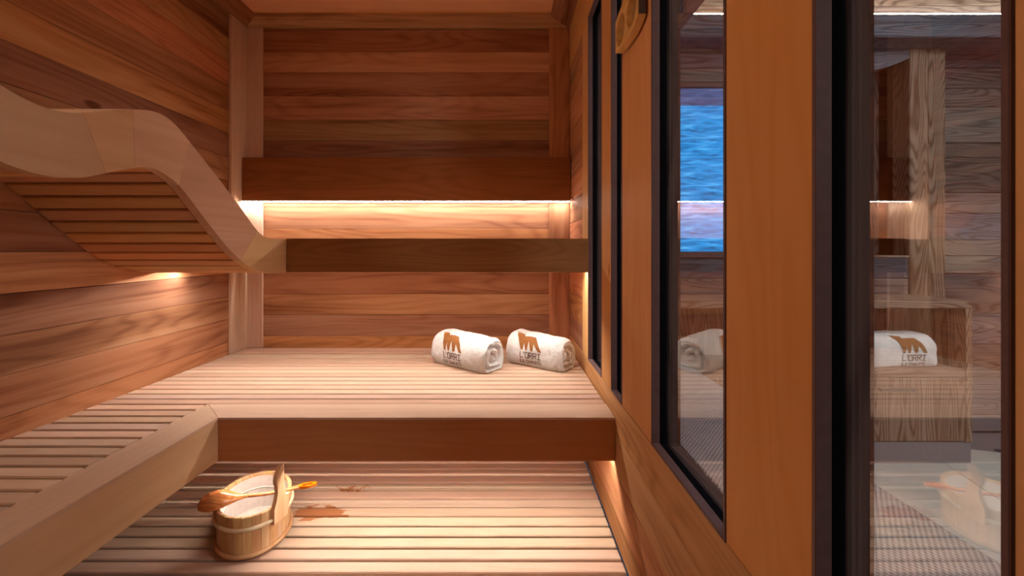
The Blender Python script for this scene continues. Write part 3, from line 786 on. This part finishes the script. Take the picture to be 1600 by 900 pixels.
struct(piece('ceiling_outer', 'old_y', (XO, -1.6, 2.42), (3.64, 2.35, 2.46), ch=0))
struct(piece('trim_4', 'old_y', (XO + .0005, -1.55, 1.985), (.835, 1.9665, 2.40), ch=.004))

w5 = struct_empty('window_5', (.97, YW - .05, .905))
piece('frame', 'bronze', (.66, YW - .075, .905), (1.28, YW - .0, .935), w5, .002)
piece('frame', 'bronze', (.66, YW - .06, 1.775), (1.28, YW - .0, 1.80), w5, .002)
piece('frame', 'bronze', (.66, YW - .06, .935), (.69, YW - .0, 1.775), w5, .002)
piece('frame', 'bronze', (1.25, YW - .06, .935), (1.28, YW - .0, 1.775), w5, .002)
for a, b in ((.937, 1.195), (1.198, 1.495), (1.498, 1.685), (1.688, 1.773)):
    piece('pane', 'blue_blind' if b < 1.7 else 'blue_dim', (.691, YW - .045, a), (1.249, YW - .03, b), w5, 0)

# ---- console with an open compartment and a drawer
YC, YCB = 1.81, 2.08
co = thing('console', (1.3, 1.95, 0), 'low oak console outside the glass with an open shelf and a drawer', 'cabinet')
XE = 2.067
piece('top', 'oak_x', (.50, YC, .687), (XE, YCB, .721), co, .004)
piece('side_panel', 'oak_z', (XE - .029, YC, .095), (XE, YCB, .6865), co, .002)
piece('side_panel', 'oak_z', (.50, YC, .095), (.53, YCB, .6865), co, .002)
piece('partition', 'oak_z', (1.60, YC + .004, .095), (1.625, YCB - .012, .6865), co, .002)
piece('partition', 'oak_z', (1.10, YC + .004, .095), (1.125, YCB - .012, .6865), co, .002)
x = .531
while x < XE - .04:
    x2 = min(x + .15, XE - .03)
    piece('back_plank', 'oak_z', (x, YCB - .011, .095), (x2 - .001, YCB - .001, .6865), co, .001); x = x2
ZSH = .416
piece('shelf', 'oak_x', (.531, YC, ZSH - .034), (XE - .0295, YCB - .0115, ZSH), co, .003)
piece('plinth', 'plinth', (.50, YC + .006, 0), (XE, YCB, .0945), co, .002)
dr = piece('drawer_front', 'oak_z', (1.628, YC + .001, .099), (XE - .031, YC + .02, ZSH - .038), co, .002)
piece('handle', 'steel', (1.648, YC - .018, .325), (1.80, YC + .001, .338), dr, .002)
piece('drawer_front', 'oak_z', (1.128, YC + .001, .099), (1.597, YC + .02, ZSH - .038), co, .002)
piece('drawer_front', 'oak_z', (.533, YC + .001, .099), (1.097, YC + .02, ZSH - .038), co, .002)
make_towel((1.80, 1.925, ZSH + .001), R_(3), .315, .085, .085, 3.0, 'rolled white towel with goat print on the open shelf of the oak console', None, False, lg_x=.46, sq=.62, dy=-.006)

# ---- woven daybed along the outside of the glass, dark flat patch on the stone floor
db = thing('daybed', (.62, .9, 0), 'long low daybed with a grey woven top along the outside of the glass', 'daybed')
piece('woven_top', 'weave', (XO + .012, -.9, .405), (.795, 1.795, .45), db, .008)
piece('frame', 'oak_y', (XO + .02, -.88, .33), (.785, 1.785, .404), db, .004)
for x, y in ((.46, 1.70), (.72, 1.70), (.46, -.8), (.72, -.8)):
    piece('leg', 'oak_z', (x, y, .0005), (x + .05, y + .05, .3295), db, .003)
mt = prism('floor_patch', 'patch_blue', [(2.305, 1.93), (2.9, 1.93), (2.9, 1.45), (2.50, 1.60)], 'z', .0005, .008)
mt['label'] = 'dark blue-grey flat patch on the pale stone floor beyond the console'; mt['category'] = 'mat'
